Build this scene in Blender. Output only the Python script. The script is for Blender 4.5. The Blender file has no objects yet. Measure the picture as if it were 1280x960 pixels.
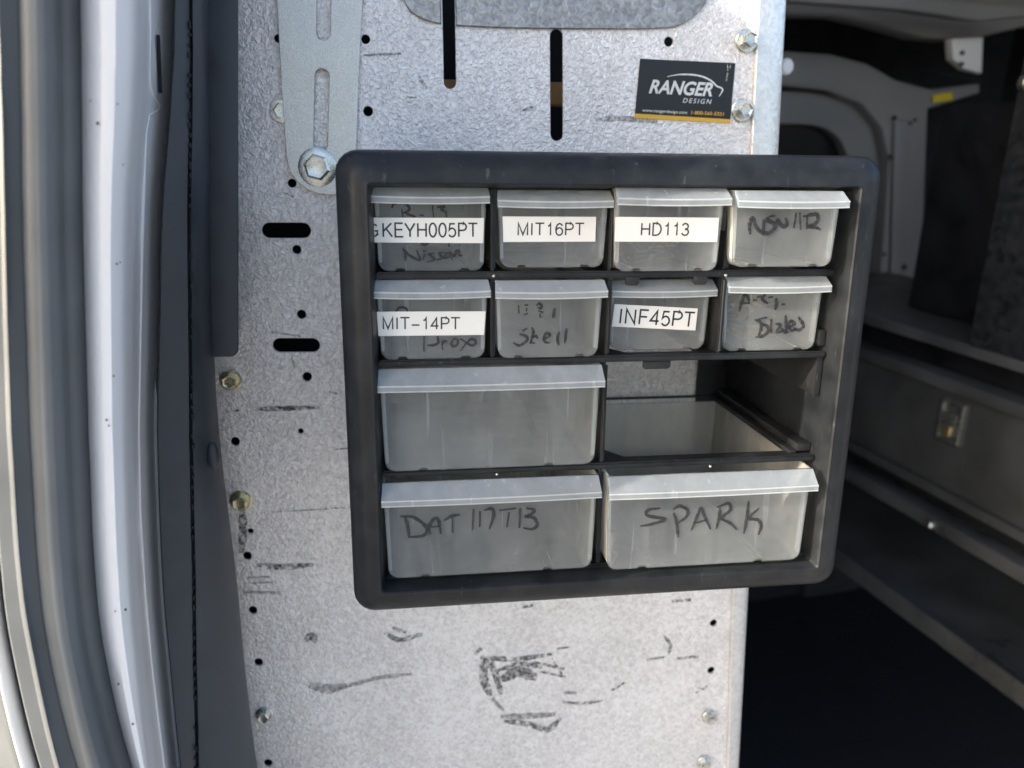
import bpy, bmesh, math, random
from mathutils import Vector, Matrix
random.seed(7)
R_ = math.radians
sc = bpy.context.scene
col = sc.collection

# ------------------------------------------------------------------ camera
# World frame: X right, Y into the van, Z up; the organizer's front plane is y = 0, its lower left front corner the origin (metres).
RM = Matrix(((0.9911688, -0.1323006, 0.0089956), (-0.0247503, -0.2512161, -0.9676145), (0.1302758, 0.9588467, -0.2522721)))
CAM = Vector((0.0303, -0.3902, 0.2254)); FPX = 1000.0
cam = bpy.data.objects.new('camera', bpy.data.cameras.new('camera')); col.objects.link(cam)
right, up, back = RM[0], -RM[1], -RM[2]
m = Matrix((right, up, back)).transposed().to_4x4(); m.translation = CAM
cam.matrix_world = m
cam.data.lens = 28.125; cam.data.sensor_width = 36
cam.data.clip_start = 0.02; cam.data.clip_end = 200
cam.data.dof.use_dof = True; cam.data.dof.focus_distance = 0.43; cam.data.dof.aperture_fstop = 8.0
sc.camera = cam

def ray(px, py):
    v = Vector(((px-640)/FPX, (py-480)/FPX, 1.0)); return RM.transposed() @ v
def at(px, py, y=0.0):
    d = ray(px, py); return CAM + d*((y-CAM.y)/d.y)

# ------------------------------------------------------------------ world, sun, exposure
SUN_DIR = Vector((0.92, 0.27, -0.34)).normalized()         # direction the light travels
el = math.asin(-SUN_DIR.z)
w = bpy.data.worlds.new('World'); sc.world = w; w.use_nodes = True
nt = w.node_tree; nt.nodes.clear()
sky = nt.nodes.new('ShaderNodeTexSky'); sky.sky_type = 'NISHITA'; sky.sun_disc = False
sky.sun_elevation = el; sky.sun_rotation = math.atan2(-SUN_DIR.x, -SUN_DIR.y)
sky.air_density = 0.75; sky.dust_density = 3.0; sky.ozone_density = 0.5
bg = nt.nodes.new('ShaderNodeBackground'); bg.inputs['Strength'].default_value = 0.13
wo = nt.nodes.new('ShaderNodeOutputWorld')
nt.links.new(sky.outputs[0], bg.inputs[0]); nt.links.new(bg.outputs[0], wo.inputs[0])
sl = bpy.data.lights.new('sun', 'SUN'); sl.energy = 2.0; sl.angle = R_(0.5); sl.color = (1, .93, .82)
so = bpy.data.objects.new('sun', sl); col.objects.link(so); so.location = (-2, -2, 2)
so.rotation_euler = SUN_DIR.to_track_quat('-Z', 'Y').to_euler()
sc.view_settings.view_transform = 'Standard'; sc.view_settings.look = 'None'
sc.view_settings.exposure = 1.70; sc.view_settings.gamma = 1
sc.render.engine = 'CYCLES'
sc.cycles.transparent_max_bounces = 32; sc.cycles.max_bounces = 10
sc.cycles.use_denoising = True

# ------------------------------------------------------------------ materials
def mat(name, color, rough=.5, metal=0., noise=None, bump=None, spec=.5, coat=0.):
    """noise = (scale, amount) colour variation; bump = list of (kind, scale, strength, distance)"""
    M = bpy.data.materials.new(name); M.use_nodes = True; n = M.node_tree; b = n.nodes['Principled BSDF']
    b.inputs['Base Color'].default_value = (*color, 1); b.inputs['Roughness'].default_value = rough
    b.inputs['Metallic'].default_value = metal; b.inputs['Specular IOR Level'].default_value = spec
    b.inputs['Coat Weight'].default_value = coat
    tc = n.nodes.new('ShaderNodeTexCoord')
    if noise:
        nz = n.nodes.new('ShaderNodeTexNoise'); nz.inputs['Scale'].default_value = noise[0]; nz.inputs['Detail'].default_value = 6
        n.links.new(tc.outputs['Object'], nz.inputs[0])
        mr = n.nodes.new('ShaderNodeMapRange'); mr.inputs[1].default_value = .3; mr.inputs[2].default_value = .7
        mr.inputs[3].default_value = 1-noise[1]; mr.inputs[4].default_value = 1+noise[1]
        n.links.new(nz.outputs[0], mr.inputs[0])
        mx = n.nodes.new('ShaderNodeVectorMath'); mx.operation = 'SCALE'; mx.inputs[0].default_value = color
        n.links.new(mr.outputs[0], mx.inputs['Scale']); n.links.new(mx.outputs[0], b.inputs['Base Color'])
        mr2 = n.nodes.new('ShaderNodeMapRange'); mr2.inputs[1].default_value = .3; mr2.inputs[2].default_value = .7
        mr2.inputs[3].default_value = max(.02, rough*(1-noise[1])); mr2.inputs[4].default_value = min(1, rough*(1+noise[1]))
        n.links.new(nz.outputs[0], mr2.inputs[0]); n.links.new(mr2.outputs[0], b.inputs['Roughness'])
    last = None
    for kind, s, st, dist in (bump or []):
        if kind == 'v':
            t = n.nodes.new('ShaderNodeTexVoronoi'); t.feature = 'SMOOTH_F1'
        else:
            t = n.nodes.new('ShaderNodeTexNoise'); t.inputs['Detail'].default_value = 3
        t.inputs['Scale'].default_value = s; n.links.new(tc.outputs['Object'], t.inputs[0])
        bp = n.nodes.new('ShaderNodeBump'); bp.inputs['Strength'].default_value = st; bp.inputs['Distance'].default_value = dist
        n.links.new(t.outputs[0], bp.inputs['Height'])
        if last: n.links.new(last.outputs[0], bp.inputs['Normal'])
        last = bp
    if last: n.links.new(last.outputs[0], b.inputs['Normal'])
    return M

def galv(name, color, rough, lumps, dist, amount=.12, metal=.75):
    """galvanised sheet: crinkled spangle relief, brightness that varies from grain to grain, faint handling dirt"""
    M = bpy.data.materials.new(name); M.use_nodes = True; n = M.node_tree; b = n.nodes['Principled BSDF']; L = n.links.new
    tc = n.nodes.new('ShaderNodeTexCoord')
    nz = n.nodes.new('ShaderNodeTexNoise'); nz.inputs['Scale'].default_value = lumps; nz.inputs['Detail'].default_value = 2.5; nz.inputs['Distortion'].default_value = .8
    vo = n.nodes.new('ShaderNodeTexVoronoi'); vo.inputs['Scale'].default_value = lumps*.9
    big = n.nodes.new('ShaderNodeTexNoise'); big.inputs['Scale'].default_value = 14; big.inputs['Detail'].default_value = 7
    for t in (nz, vo, big): L(tc.outputs['Object'], t.inputs[0])
    mr = n.nodes.new('ShaderNodeMapRange'); mr.inputs[1].default_value = .32; mr.inputs[2].default_value = .68
    mr.inputs[3].default_value = 1-amount; mr.inputs[4].default_value = 1+amount; L(nz.outputs[0], mr.inputs[0])
    sp = n.nodes.new('ShaderNodeSeparateColor'); L(vo.outputs['Color'], sp.inputs[0])
    mr1 = n.nodes.new('ShaderNodeMapRange'); mr1.inputs[3].default_value = 1-amount*.5; mr1.inputs[4].default_value = 1+amount*.5; L(sp.outputs[0], mr1.inputs[0])
    mr2 = n.nodes.new('ShaderNodeMapRange'); mr2.inputs[1].default_value = .3; mr2.inputs[2].default_value = .7
    mr2.inputs[3].default_value = .90; mr2.inputs[4].default_value = 1.06; L(big.outputs[0], mr2.inputs[0])
    m1 = n.nodes.new('ShaderNodeMath'); m1.operation = 'MULTIPLY'; L(mr.outputs[0], m1.inputs[0]); L(mr1.outputs[0], m1.inputs[1])
    m2 = n.nodes.new('ShaderNodeMath'); m2.operation = 'MULTIPLY'; L(m1.outputs[0], m2.inputs[0]); L(mr2.outputs[0], m2.inputs[1])
    vm = n.nodes.new('ShaderNodeVectorMath'); vm.operation = 'SCALE'; vm.inputs[0].default_value = color; L(m2.outputs[0], vm.inputs['Scale'])
    L(vm.outputs[0], b.inputs['Base Color'])
    b.inputs['Metallic'].default_value = metal; b.inputs['Roughness'].default_value = rough
    bp = n.nodes.new('ShaderNodeBump'); bp.inputs['Strength'].default_value = 1; bp.inputs['Distance'].default_value = dist
    L(nz.outputs[0], bp.inputs['Height']); L(bp.outputs[0], b.inputs['Normal'])
    return M

def frosted(name, color, thru, rough=.28, blur=0.):
    """cloudy polypropylene: part clear, part light-scattering skin"""
    M = bpy.data.materials.new(name); M.use_nodes = True; n = M.node_tree; b = n.nodes['Principled BSDF']; L = n.links.new
    out = n.nodes['Material Output']; tc = n.nodes.new('ShaderNodeTexCoord')
    nz = n.nodes.new('ShaderNodeTexNoise'); nz.inputs['Scale'].default_value = 45; nz.inputs['Detail'].default_value = 8; nz.inputs['Roughness'].default_value = .65
    mp = n.nodes.new('ShaderNodeMapping'); mp.inputs['Scale'].default_value = (1, 1, .45); L(tc.outputs['Object'], mp.inputs[0]); L(mp.outputs[0], nz.inputs[0])
    mr = n.nodes.new('ShaderNodeMapRange'); mr.inputs[1].default_value = .3; mr.inputs[2].default_value = .75
    mr.inputs[3].default_value = 1-thru-.09; mr.inputs[4].default_value = 1-thru+.13; L(nz.outputs[0], mr.inputs[0])
    sc_ = n.nodes.new('ShaderNodeTexNoise'); sc_.inputs['Scale'].default_value = 260; sc_.inputs['Detail'].default_value = 2
    ms = n.nodes.new('ShaderNodeMapping'); ms.inputs['Scale'].default_value = (1, 1, .06); ms.inputs['Rotation'].default_value = (0, .5, 0); L(tc.outputs['Object'], ms.inputs[0]); L(ms.outputs[0], sc_.inputs[0])
    r3 = n.nodes.new('ShaderNodeMapRange'); r3.inputs[1].default_value = .68; r3.inputs[2].default_value = .72; r3.inputs[4].default_value = .16; L(sc_.outputs[0], r3.inputs[0])
    a3 = n.nodes.new('ShaderNodeMath'); a3.operation = 'ADD'; a3.use_clamp = True; L(mr.outputs[0], a3.inputs[0]); L(r3.outputs[0], a3.inputs[1]); mr = a3
    if blur:
        tr = n.nodes.new('ShaderNodeBsdfRefraction'); tr.inputs['Color'].default_value = (.98, .99, .99, 1); tr.inputs['Roughness'].default_value = blur; tr.inputs['IOR'].default_value = 1.35
    else:
        tr = n.nodes.new('ShaderNodeBsdfTransparent'); tr.inputs[0].default_value = (.97, .98, .98, 1)
    tl = n.nodes.new('ShaderNodeBsdfTranslucent'); tl.inputs[0].default_value = (*color, 1)
    b.inputs['Base Color'].default_value = (*color, 1); b.inputs['Roughness'].default_value = rough
    bp = n.nodes.new('ShaderNodeBump'); bp.inputs['Strength'].default_value = .25; bp.inputs['Distance'].default_value = .0006
    L(nz.outputs[0], bp.inputs['Height']); L(bp.outputs[0], b.inputs['Normal'])
    m1 = n.nodes.new('ShaderNodeMixShader'); m1.inputs[0].default_value = .5; L(b.outputs[0], m1.inputs[1]); L(tl.outputs[0], m1.inputs[2])
    m2 = n.nodes.new('ShaderNodeMixShader'); L(mr.outputs[0], m2.inputs[0]); L(tr.outputs[0], m2.inputs[1]); L(m1.outputs[0], m2.inputs[2])
    L(m2.outputs[0], out.inputs[0])
    return M

def inky(name, color, lo, hi, scale, cut=.5, soft=.12):
    """worn ink or a rubbed-on scuff: opaque where the noise is high, bare elsewhere"""
    M = bpy.data.materials.new(name); M.use_nodes = True; n = M.node_tree; b = n.nodes['Principled BSDF']; L = n.links.new
    out = n.nodes['Material Output']; tc = n.nodes.new('ShaderNodeTexCoord')
    nz = n.nodes.new('ShaderNodeTexNoise'); nz.inputs['Scale'].default_value = scale; nz.inputs['Detail'].default_value = 5; nz.inputs['Roughness'].default_value = .7
    L(tc.outputs['Object'], nz.inputs[0])
    mr = n.nodes.new('ShaderNodeMapRange'); mr.inputs[1].default_value = cut-soft; mr.inputs[2].default_value = cut+soft
    mr.inputs[3].default_value = lo; mr.inputs[4].default_value = hi; L(nz.outputs[0], mr.inputs[0])
    b.inputs['Base Color'].default_value = (*color, 1); b.inputs['Roughness'].default_value = .6
    tr = n.nodes.new('ShaderNodeBsdfTransparent')
    m2 = n.nodes.new('ShaderNodeMixShader'); L(mr.outputs[0], m2.inputs[0]); L(tr.outputs[0], m2.inputs[1]); L(b.outputs[0], m2.inputs[2])
    L(m2.outputs[0], out.inputs[0])
    return M

MT = {}
MT['black'] = mat('black_plastic', (.0115, .0135, .016), .40, noise=(90, .25), bump=[('n', 900, .15, .0004)], spec=.35)
def dusty(M, amount, tint=(.20, .20, .195)):
    # settled dust and fine rub marks over the base colour
    n = M.node_tree; b = n.nodes['Principled BSDF']; L = n.links.new; tc = n.nodes.new('ShaderNodeTexCoord')
    a = n.nodes.new('ShaderNodeTexNoise'); a.inputs['Scale'].default_value = 22; a.inputs['Detail'].default_value = 9; a.inputs['Roughness'].default_value = .72
    c = n.nodes.new('ShaderNodeTexNoise'); c.inputs['Scale'].default_value = 420; c.inputs['Detail'].default_value = 3
    mp = n.nodes.new('ShaderNodeMapping'); mp.inputs['Scale'].default_value = (1, 1, .25); L(tc.outputs['Object'], mp.inputs[0]); L(mp.outputs[0], c.inputs[0]); L(tc.outputs['Object'], a.inputs[0])
    r1 = n.nodes.new('ShaderNodeMapRange'); r1.inputs[1].default_value = .42; r1.inputs[2].default_value = .75; r1.inputs[4].default_value = amount; L(a.outputs[0], r1.inputs[0])
    r2 = n.nodes.new('ShaderNodeMapRange'); r2.inputs[1].default_value = .66; r2.inputs[2].default_value = .74; r2.inputs[4].default_value = amount*2.2; L(c.outputs[0], r2.inputs[0])
    ad = n.nodes.new('ShaderNodeMath'); ad.operation = 'ADD'; ad.use_clamp = True; L(r1.outputs[0], ad.inputs[0]); L(r2.outputs[0], ad.inputs[1])
    mx = n.nodes.new('ShaderNodeMixRGB'); src = b.inputs['Base Color'].links[0].from_socket if b.inputs['Base Color'].links else None
    if src: L(src, mx.inputs[1])
    else: mx.inputs[1].default_value = b.inputs['Base Color'].default_value
    mx.inputs[2].default_value = (*tint, 1); L(ad.outputs[0], mx.inputs[0]); L(mx.outputs[0], b.inputs['Base Color'])
dusty(MT['black'], .10)
MT['blackin'] = mat('black_plastic_inside', (.010, .011, .0125), .5, noise=(60, .35))
dusty(MT['blackin'], .12)
MT['galv'] = galv('galvanised_sheet', (.95, .91, .875), .34, 440, .0013, .16, .30)
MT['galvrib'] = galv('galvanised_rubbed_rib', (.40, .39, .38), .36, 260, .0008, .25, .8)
MT['galvfl'] = galv('galvanised_flange', (.88, .87, .84), .32, 300, .0004, .10, .55)
MT['bracket'] = galv('bracket_steel', (.70, .71, .67), .36, 1500, .0002, .14, .7)
MT['zinc'] = mat('zinc_bolt', (.72, .72, .66), .28, .9, noise=(500, .2), bump=[('n', 900, .4, .0003)])
MT['zincwarm'] = mat('yellow_zinc_bolt', (.72, .66, .44), .3, .85, noise=(500, .2))
MT['frost'] = frosted('frosted_polypropylene', (.90, .88, .80), .55)
MT['frostfront'] = frosted('frosted_front', (.70, .735, .75), .765, .20, .05)
MT['frosthighlight'] = frosted('frosted_edge_highlight', (.88, .89, .87), .25, .22)  # paler, denser plastic: edge highlights put into the colour
MT['frostlip'] = frosted('frosted_lip', (.70, .745, .78), .58, .16)
MT['label'] = mat('label_tape', (.82, .81, .76), .5, noise=(40, .03))
MT['print'] = mat('label_print', (.03, .03, .035), .6)
MT['ink'] = inky('marker_ink', (.02, .02, .024), .66, .95, 900)
MT['inkworn'] = inky('worn_marker_ink', (.015, .015, .02), .35, .97, 650, .46)
MT['scuff'] = inky('rubber_scuff', (.09, .088, .085), .0, .78, 380, .49, .10)
MT['scufflight'] = inky('light_scuff', (.17, .16, .15), .0, .6, 330, .46, .14)
MT['sticker'] = mat('sticker_black', (.012, .014, .018), .3, noise=(60, .2))
MT['yellow'] = mat('sticker_yellow', (.80, .46, .03), .35)
MT['white'] = mat('sticker_white', (.75, .75, .73), .4)
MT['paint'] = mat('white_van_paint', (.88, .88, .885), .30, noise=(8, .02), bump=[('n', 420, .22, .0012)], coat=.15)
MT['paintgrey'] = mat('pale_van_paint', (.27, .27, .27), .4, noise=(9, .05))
MT['seal'] = mat('door_rubber', (.14, .152, .158), .45, noise=(30, .12), bump=[('n', 700, .1, .0004)])
MT['trim'] = mat('trim_plastic', (.050, .058, .070), .5, noise=(40, .18), bump=[('n', 1100, .3, .0004)])
MT['darkmetal'] = mat('dark_steel', (.105, .108, .105), .42, .35, noise=(12, .3), bump=[('n', 60, .1, .002)])
MT['greymetal'] = mat('grey_steel', (.17, .175, .175), .4, .5, noise=(9, .35), bump=[('n', 40, .15, .003)])
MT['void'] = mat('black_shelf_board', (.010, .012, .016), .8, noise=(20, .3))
MT['ribbed'] = mat('charcoal_board', (.018, .021, .025), .7, noise=(90, .35), bump=[('n', 300, .3, .001)])
MT['glass'] = mat('dark_glass', (.01, .012, .018), .08)
MT['floor'] = mat('rubber_floor', (.010, .012, .018), .8, noise=(20, .08), bump=[('n', 200, .3, .002)])
MT['brass'] = mat('key_brass', (.70, .58, .28), .32, .85, noise=(200, .15))
MT['wood'] = mat('plywood_edge', (.78, .46, .20), .6, noise=(60, .2))
MT['concrete'] = mat('concrete', (.34, .33, .31), .85, noise=(3, .12), bump=[('n', 30, .3, .004)])
MT['tagyellow'] = mat('yellow_tag', (.75, .60, .03), .5)

# ------------------------------------------------------------------ helpers
def link(name, me, mt, parent=None, smooth=None):
    o = bpy.data.objects.new(name, me); col.objects.link(o)
    if mt: me.materials.append(mt)
    if smooth is not None:
        me.polygons.foreach_set('use_smooth', [True]*len(me.polygons))
        try: me.set_sharp_from_angle(angle=R_(smooth))
        except Exception: pass
    if parent is not None: o.parent = parent
    return o
def empty(name, loc, label, cat, group=None):
    o = bpy.data.objects.new(name, None); col.objects.link(o); o.location = loc; o.empty_display_size = .02
    o['label'] = label; o['category'] = cat
    if group: o['group'] = group
    return o
def finish(name, bm, mt, parent, smooth=35):
    """bm is in world coordinates; the parent's location is taken off so that parts sit under their thing"""
    if parent is not None:
        off = Vector(parent.location)
        if parent.parent: off = off + Vector(parent.parent.location)
        bmesh.ops.translate(bm, verts=bm.verts, vec=-off)
    bmesh.ops.recalc_face_normals(bm, faces=bm.faces)
    me = bpy.data.meshes.new(name); bm.to_mesh(me); bm.free()
    return link(name, me, mt, parent, smooth)
def box_bm(bm, a, b, rot=None):
    a = Vector(a); b = Vector(b)
    vs = [bm.verts.new((x, y, z)) for x in (a.x, b.x) for y in (a.y, b.y) for z in (a.z, b.z)]
    for f in ((0,1,3,2), (4,6,7,5), (0,4,5,1), (2,3,7,6), (0,2,6,4), (1,5,7,3)): bm.faces.new([vs[i] for i in f])
    return vs
def box(name, a, b, mt, parent=None, bevel=0.):
    bm = bmesh.new(); box_bm(bm, a, b)
    if bevel: bmesh.ops.bevel(bm, geom=bm.edges[:], offset=bevel, segments=2, profile=.7, affect='EDGES')
    return finish(name, bm, mt, parent)
def hexa(name, lo, hi, mt, parent=None, bevel=0.):
    """solid between two quads of world points"""
    bm = bmesh.new(); A = [bm.verts.new(p) for p in lo]; B = [bm.verts.new(p) for p in hi]
    n = len(A)
    bm.faces.new(A); bm.faces.new(B[::-1])
    for i in range(n): bm.faces.new((A[i], B[i], B[(i+1) % n], A[(i+1) % n]))
    if bevel: bmesh.ops.bevel(bm, geom=bm.edges[:], offset=bevel, segments=2, profile=.7, affect='EDGES')
    return finish(name, bm, mt, parent)
def plate(name, outline, holes, y0, y1, mt, parent=None, bevel=0., axis='y', smooth=30):
    """sheet with true holes. outline and holes are (a, b) loops, extruded between y0 and y1 along the third axis"""
    cu = bpy.data.curves.new('tmp', 'CURVE'); cu.dimensions = '2D'; cu.fill_mode = 'BOTH'
    for lp in [outline]+list(holes):
        s = cu.splines.new('POLY'); s.points.add(len(lp)-1); s.use_cyclic_u = True
        for p, q in zip(s.points, lp): p.co = (q[0], q[1], 0, 1)
    cu.extrude = abs(y1-y0)/2 - bevel; cu.bevel_depth = bevel; cu.bevel_resolution = 1
    if bevel: cu.offset = -bevel
    tmp = bpy.data.objects.new('tmp', cu); col.objects.link(tmp)
    dg = bpy.context.evaluated_depsgraph_get(); dg.update()
    me = bpy.data.meshes.new_from_object(tmp.evaluated_get(dg))
    bpy.data.objects.remove(tmp); bpy.data.curves.remove(cu)
    bm = bmesh.new(); bm.from_mesh(me); bpy.data.meshes.remove(me)
    bmesh.ops.remove_doubles(bm, verts=bm.verts, dist=1e-6)
    mid = (y0+y1)/2
    for v in bm.verts:
        a, b, c = v.co
        v.co = (a, mid-c, b) if axis == 'y' else (a, b, mid+c)
    return finish(name, bm, mt, parent, smooth)
def circ(c, r, n=20, rz=None):
    rz = rz or r
    return [(c[0]+r*math.cos(2*math.pi*i/n), c[1]+rz*math.sin(2*math.pi*i/n)) for i in range(n)]
def stadium(a, b, r, n=8):
    a = Vector(a); b = Vector(b); d = (b-a).normalized(); t = math.atan2(d.y, d.x); out = []
    for i in range(n+1):
        u = t-math.pi/2+math.pi*i/n; out.append((b.x+r*math.cos(u), b.y+r*math.sin(u)))
    for i in range(n+1):
        u = t+math.pi/2+math.pi*i/n; out.append((a.x+r*math.cos(u), a.y+r*math.sin(u)))
    return out
def rrect(x0, x1, z0, z1, r, n=5):
    r = max(r, 1e-5); out = []
    for cx, cz, s in ((x1-r, z0+r, -90), (x1-r, z1-r, 0), (x0+r, z1-r, 90), (x0+r, z0+r, 180)):
        for i in range(n+1):
            u = R_(s+90*i/n); out.append((cx+r*math.cos(u), cz+r*math.sin(u)))
    return out
def rings(name, specs, mt, parent, close=True, smooth=35):
    """specs: (x0, x1, z0, z1, r, y) rounded rectangles joined one to the next"""
    bm = bmesh.new(); rows = []
    for x0, x1, z0, z1, r, y in specs: rows.append([bm.verts.new((a, y, b)) for a, b in rrect(x0, x1, z0, z1, r)])
    if close: rows.append(rows[0])
    for A, B in zip(rows, rows[1:]):
        n = len(A)
        for i in range(n): bm.faces.new((A[i], A[(i+1) % n], B[(i+1) % n], B[i]))
    return finish(name, bm, mt, parent, smooth)
def smoothline(pts, k=6):
    if len(pts) < 3: return [Vector(p) for p in pts]
    P = [Vector(p) for p in pts]; P = [2*P[0]-P[1]]+P+[2*P[-1]-P[-2]]; out = []
    for i in range(1, len(P)-2):
        for j in range(k):
            t = j/k; a, b, c, d = P[i-1], P[i], P[i+1], P[i+2]
            out.append(.5*((2*b)+(c-a)*t+(2*a-5*b+4*c-d)*t*t+(3*b-a-3*c+d)*t**3))
    out.append(P[-2]); return out
def ribbon(bm, pts3, wd, taper=.55, lift=.00012):
    """a stroke lying on a surface that faces -Y: flat lens-shaped bead"""
    pts = smoothline([(p.x, p.z) for p in pts3]) ; y = pts3[0].y
    if len(pts) == 1: pts = [pts[0]-Vector((wd*.3, 0)), pts[0]+Vector((wd*.3, 0))]
    # resample densely so that the width can wobble
    rows = []
    n = len(pts)
    for i, p in enumerate(pts):
        d = (pts[min(i+1, n-1)]-pts[max(i-1, 0)])
        d = d.normalized() if d.length > 1e-9 else Vector((1, 0))
        nrm = Vector((-d.y, d.x)); f = min(i, n-1-i)/max(1, (n-1))
        w2 = wd/2*(taper+(1-taper)*min(1, f*5))*random.uniform(.86, 1.12)
        e = d*(-wd*.25 if i == 0 else (wd*.25 if i == n-1 else 0))
        q = p+e
        rows.append([bm.verts.new((q.x+nrm.x*w2, y, q.y+nrm.y*w2)), bm.verts.new((q.x, y-lift, q.y)), bm.verts.new((q.x-nrm.x*w2, y, q.y-nrm.y*w2))])
    for A, B in zip(rows, rows[1:]):
        for k in range(2): bm.faces.new((A[k], A[k+1], B[k+1], B[k]))
def strokes(name, lines, y, wd, mt, parent):
    bm = bmesh.new()
    for i, ln in enumerate(lines):
        P = [at(px, py, y-.00003*(i % 5)) for px, py in ln]
        if len(P) == 1: P = [P[0]-Vector((wd*.35, 0, 0)), P[0]+Vector((wd*.35, 0, .0001))]
        ribbon(bm, P, wd)
    off = Vector(parent.location)+(Vector(parent.parent.location) if parent.parent else Vector())
    bmesh.ops.translate(bm, verts=bm.verts, vec=-off)
    me = bpy.data.meshes.new(name); bm.to_mesh(me); bm.free()
    return link(name, me, mt, parent)
def crop(x0, y0, s, lines): return [[(x0+a/s, y0+b/s) for a, b in ln] for ln in lines]
def lettering(name, txt, x0, x1, z0, z1, y, mt, parent, shear=0., bold=0., skew=0., space=1.):
    """printed text fitted to the box x0..x1, z0..z1 on a surface that faces -Y; skew is the rise in z over its width"""
    cu = bpy.data.curves.new('tmp', 'FONT'); cu.body = txt; cu.shear = shear; cu.offset = bold; cu.space_character = space; cu.resolution_u = 4
    tmp = bpy.data.objects.new('tmp', cu); col.objects.link(tmp)
    dg = bpy.context.evaluated_depsgraph_get(); dg.update()
    me = bpy.data.meshes.new_from_object(tmp.evaluated_get(dg)); bpy.data.objects.remove(tmp)
    xs = [v.co.x for v in me.vertices]; ys = [v.co.y for v in me.vertices]
    a, b, c, d = min(xs), max(xs), min(ys), max(ys)
    off = Vector(parent.location)+(Vector(parent.parent.location) if parent.parent else Vector())
    for v in me.vertices:
        t = (v.co.x-a)/(b-a)
        v.co = Vector((x0+t*(x1-x0)-(skew*(v.co.y-c)/(d-c)*(z1-z0)/(x1-x0)), y, z0+(v.co.y-c)/(d-c)*(z1-z0)+t*skew))-off
    return link(name, me, mt, parent)
def tube(bm, pts, r, n=8, squash=1.):
    prev = None; P = [Vector(p) for p in pts]
    for i, p in enumerate(P):
        d = (P[min(i+1, len(P)-1)]-P[max(i-1, 0)]).normalized()
        u = d.cross(Vector((0, 1, 0))); u = u.normalized() if u.length > 1e-4 else Vector((1, 0, 0)); v = d.cross(u).normalized()
        ring = [bm.verts.new(p+u*r*math.cos(2*math.pi*k/n)+v*r*squash*math.sin(2*math.pi*k/n)) for k in range(n)]
        if prev:
            for k in range(n): bm.faces.new((prev[k], prev[(k+1) % n], ring[(k+1) % n], ring[k]))
        else: bm.faces.new(ring[::-1])
        prev = ring
    bm.faces.new(prev)
def loft(name, rows, mt, parent, thick=.0, smooth=50):
    bm = bmesh.new(); G = [[bm.verts.new(p) for p in r] for r in rows]
    for A, B in zip(G, G[1:]):
        for i in range(len(A)-1): bm.faces.new((A[i], A[i+1], B[i+1], B[i]))
    o = finish(name, bm, mt, parent, smooth)
    if thick:
        md = o.modifiers.new('thickness', 'SOLIDIFY'); md.thickness = thick; md.offset = 1 if thick > 0 else -1
    return o

# ------------------------------------------------------------------ ground outside and the van
g = box('ground', (-30, -30, -1.02), (30, 30, -1.0), MT['concrete']); g['kind'] = 'structure'

VAN = empty('cargo_van', (0, .5, -.98), 'white cargo van seen through its open door, with rubber door seal and dark interior', 'van')

# -- left door opening: cross-section columns run down the picture, each with its own depth
LV = [-420, -150, 0, 100, 270, 400, 540, 725, 830, 960, 1120, 1400]
def colx(vals):   # vals at LV[2:10] -> all levels by extrapolation
    v = list(vals); a = v[0]-v[1]; b = v[-1]-v[-2]
    return [v[0]+a*2.2, v[0]+a*1.0]+v+[v[-1]+b*1.55, v[-1]+b*4.8]
trimL = colx([219, 215, 203, 200, 197, 204, 213, 226])
whiteL = colx([104, 105, 107, 110, 114, 123, 137, 169])
whiteR = colx([172, 169, 160, 158, 158, 165, 173, 188])
line1 = colx([25, 26, 29, 33, 38, 50, 65, 98])
line2 = colx([-6, -3, 2, 5, 10, 23, 40, 70])
sealL = colx([-30, -26, -18, -14, -8, 4, 20, 52])
def lofted(name, cols, mt, thick, smooth=50, sub=5):
    """cols: list of (x per level, depth y); rows are smoothed down the height"""
    rows = []
    for k in range(len(LV)):
        pts = [at(c[0][k], LV[k], c[1]) for c in cols]; rows.append(pts)
    n = len(cols); out = []
    for j in range(len(rows)-1):
        for s in range(sub):
            t = s/sub; r = []
            for i in range(n):
                a = rows[max(j-1, 0)][i]; b = rows[j][i]; c = rows[j+1][i]; d = rows[min(j+2, len(rows)-1)][i]
                # monotone blend on z keeps rows ordered
                h = lambda k_: .5*((2*b[k_])+(c[k_]-a[k_])*t+(2*a[k_]-5*b[k_]+4*c[k_]-d[k_])*t*t+(3*b[k_]-a[k_]-3*c[k_]+d[k_])*t**3)
                z = b.z+(c.z-b.z)*t
                r.append(Vector((h(0), h(1), z)))
            out.append(r)
    out.append(rows[-1])
    return loft(name, out, mt, VAN, thick, smooth)
def mixc(a, b, t): return [p+(q-p)*t for p, q in zip(a, b)]
def shift(a, d): return [p+d for p in a]
# pillar: the painted face turns away at its right into a shaded return
lofted('body_pillar', [(shift(whiteL, -12), .0), (shift(whiteL, -3), -.052), (mixc(whiteL, whiteR, .12), -.058), (mixc(whiteL, whiteR, .35), -.0615), (mixc(whiteL, whiteR, .60), -.061),
    (mixc(whiteL, whiteR, .80), -.056), (mixc(whiteL, whiteR, .92), -.048), (mixc(whiteL, whiteR, 1.02), -.033), (mixc(whiteR, trimL, .12), .010), (mixc(whiteR, trimL, .20), .038), (mixc(whiteR, trimL, .45), .060),
    (mixc(whiteR, trimL, .75), .078), (mixc(whiteR, trimL, .95), .088), (shift(trimL, 5), .095)], MT['paint'], -.0015)
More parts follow.
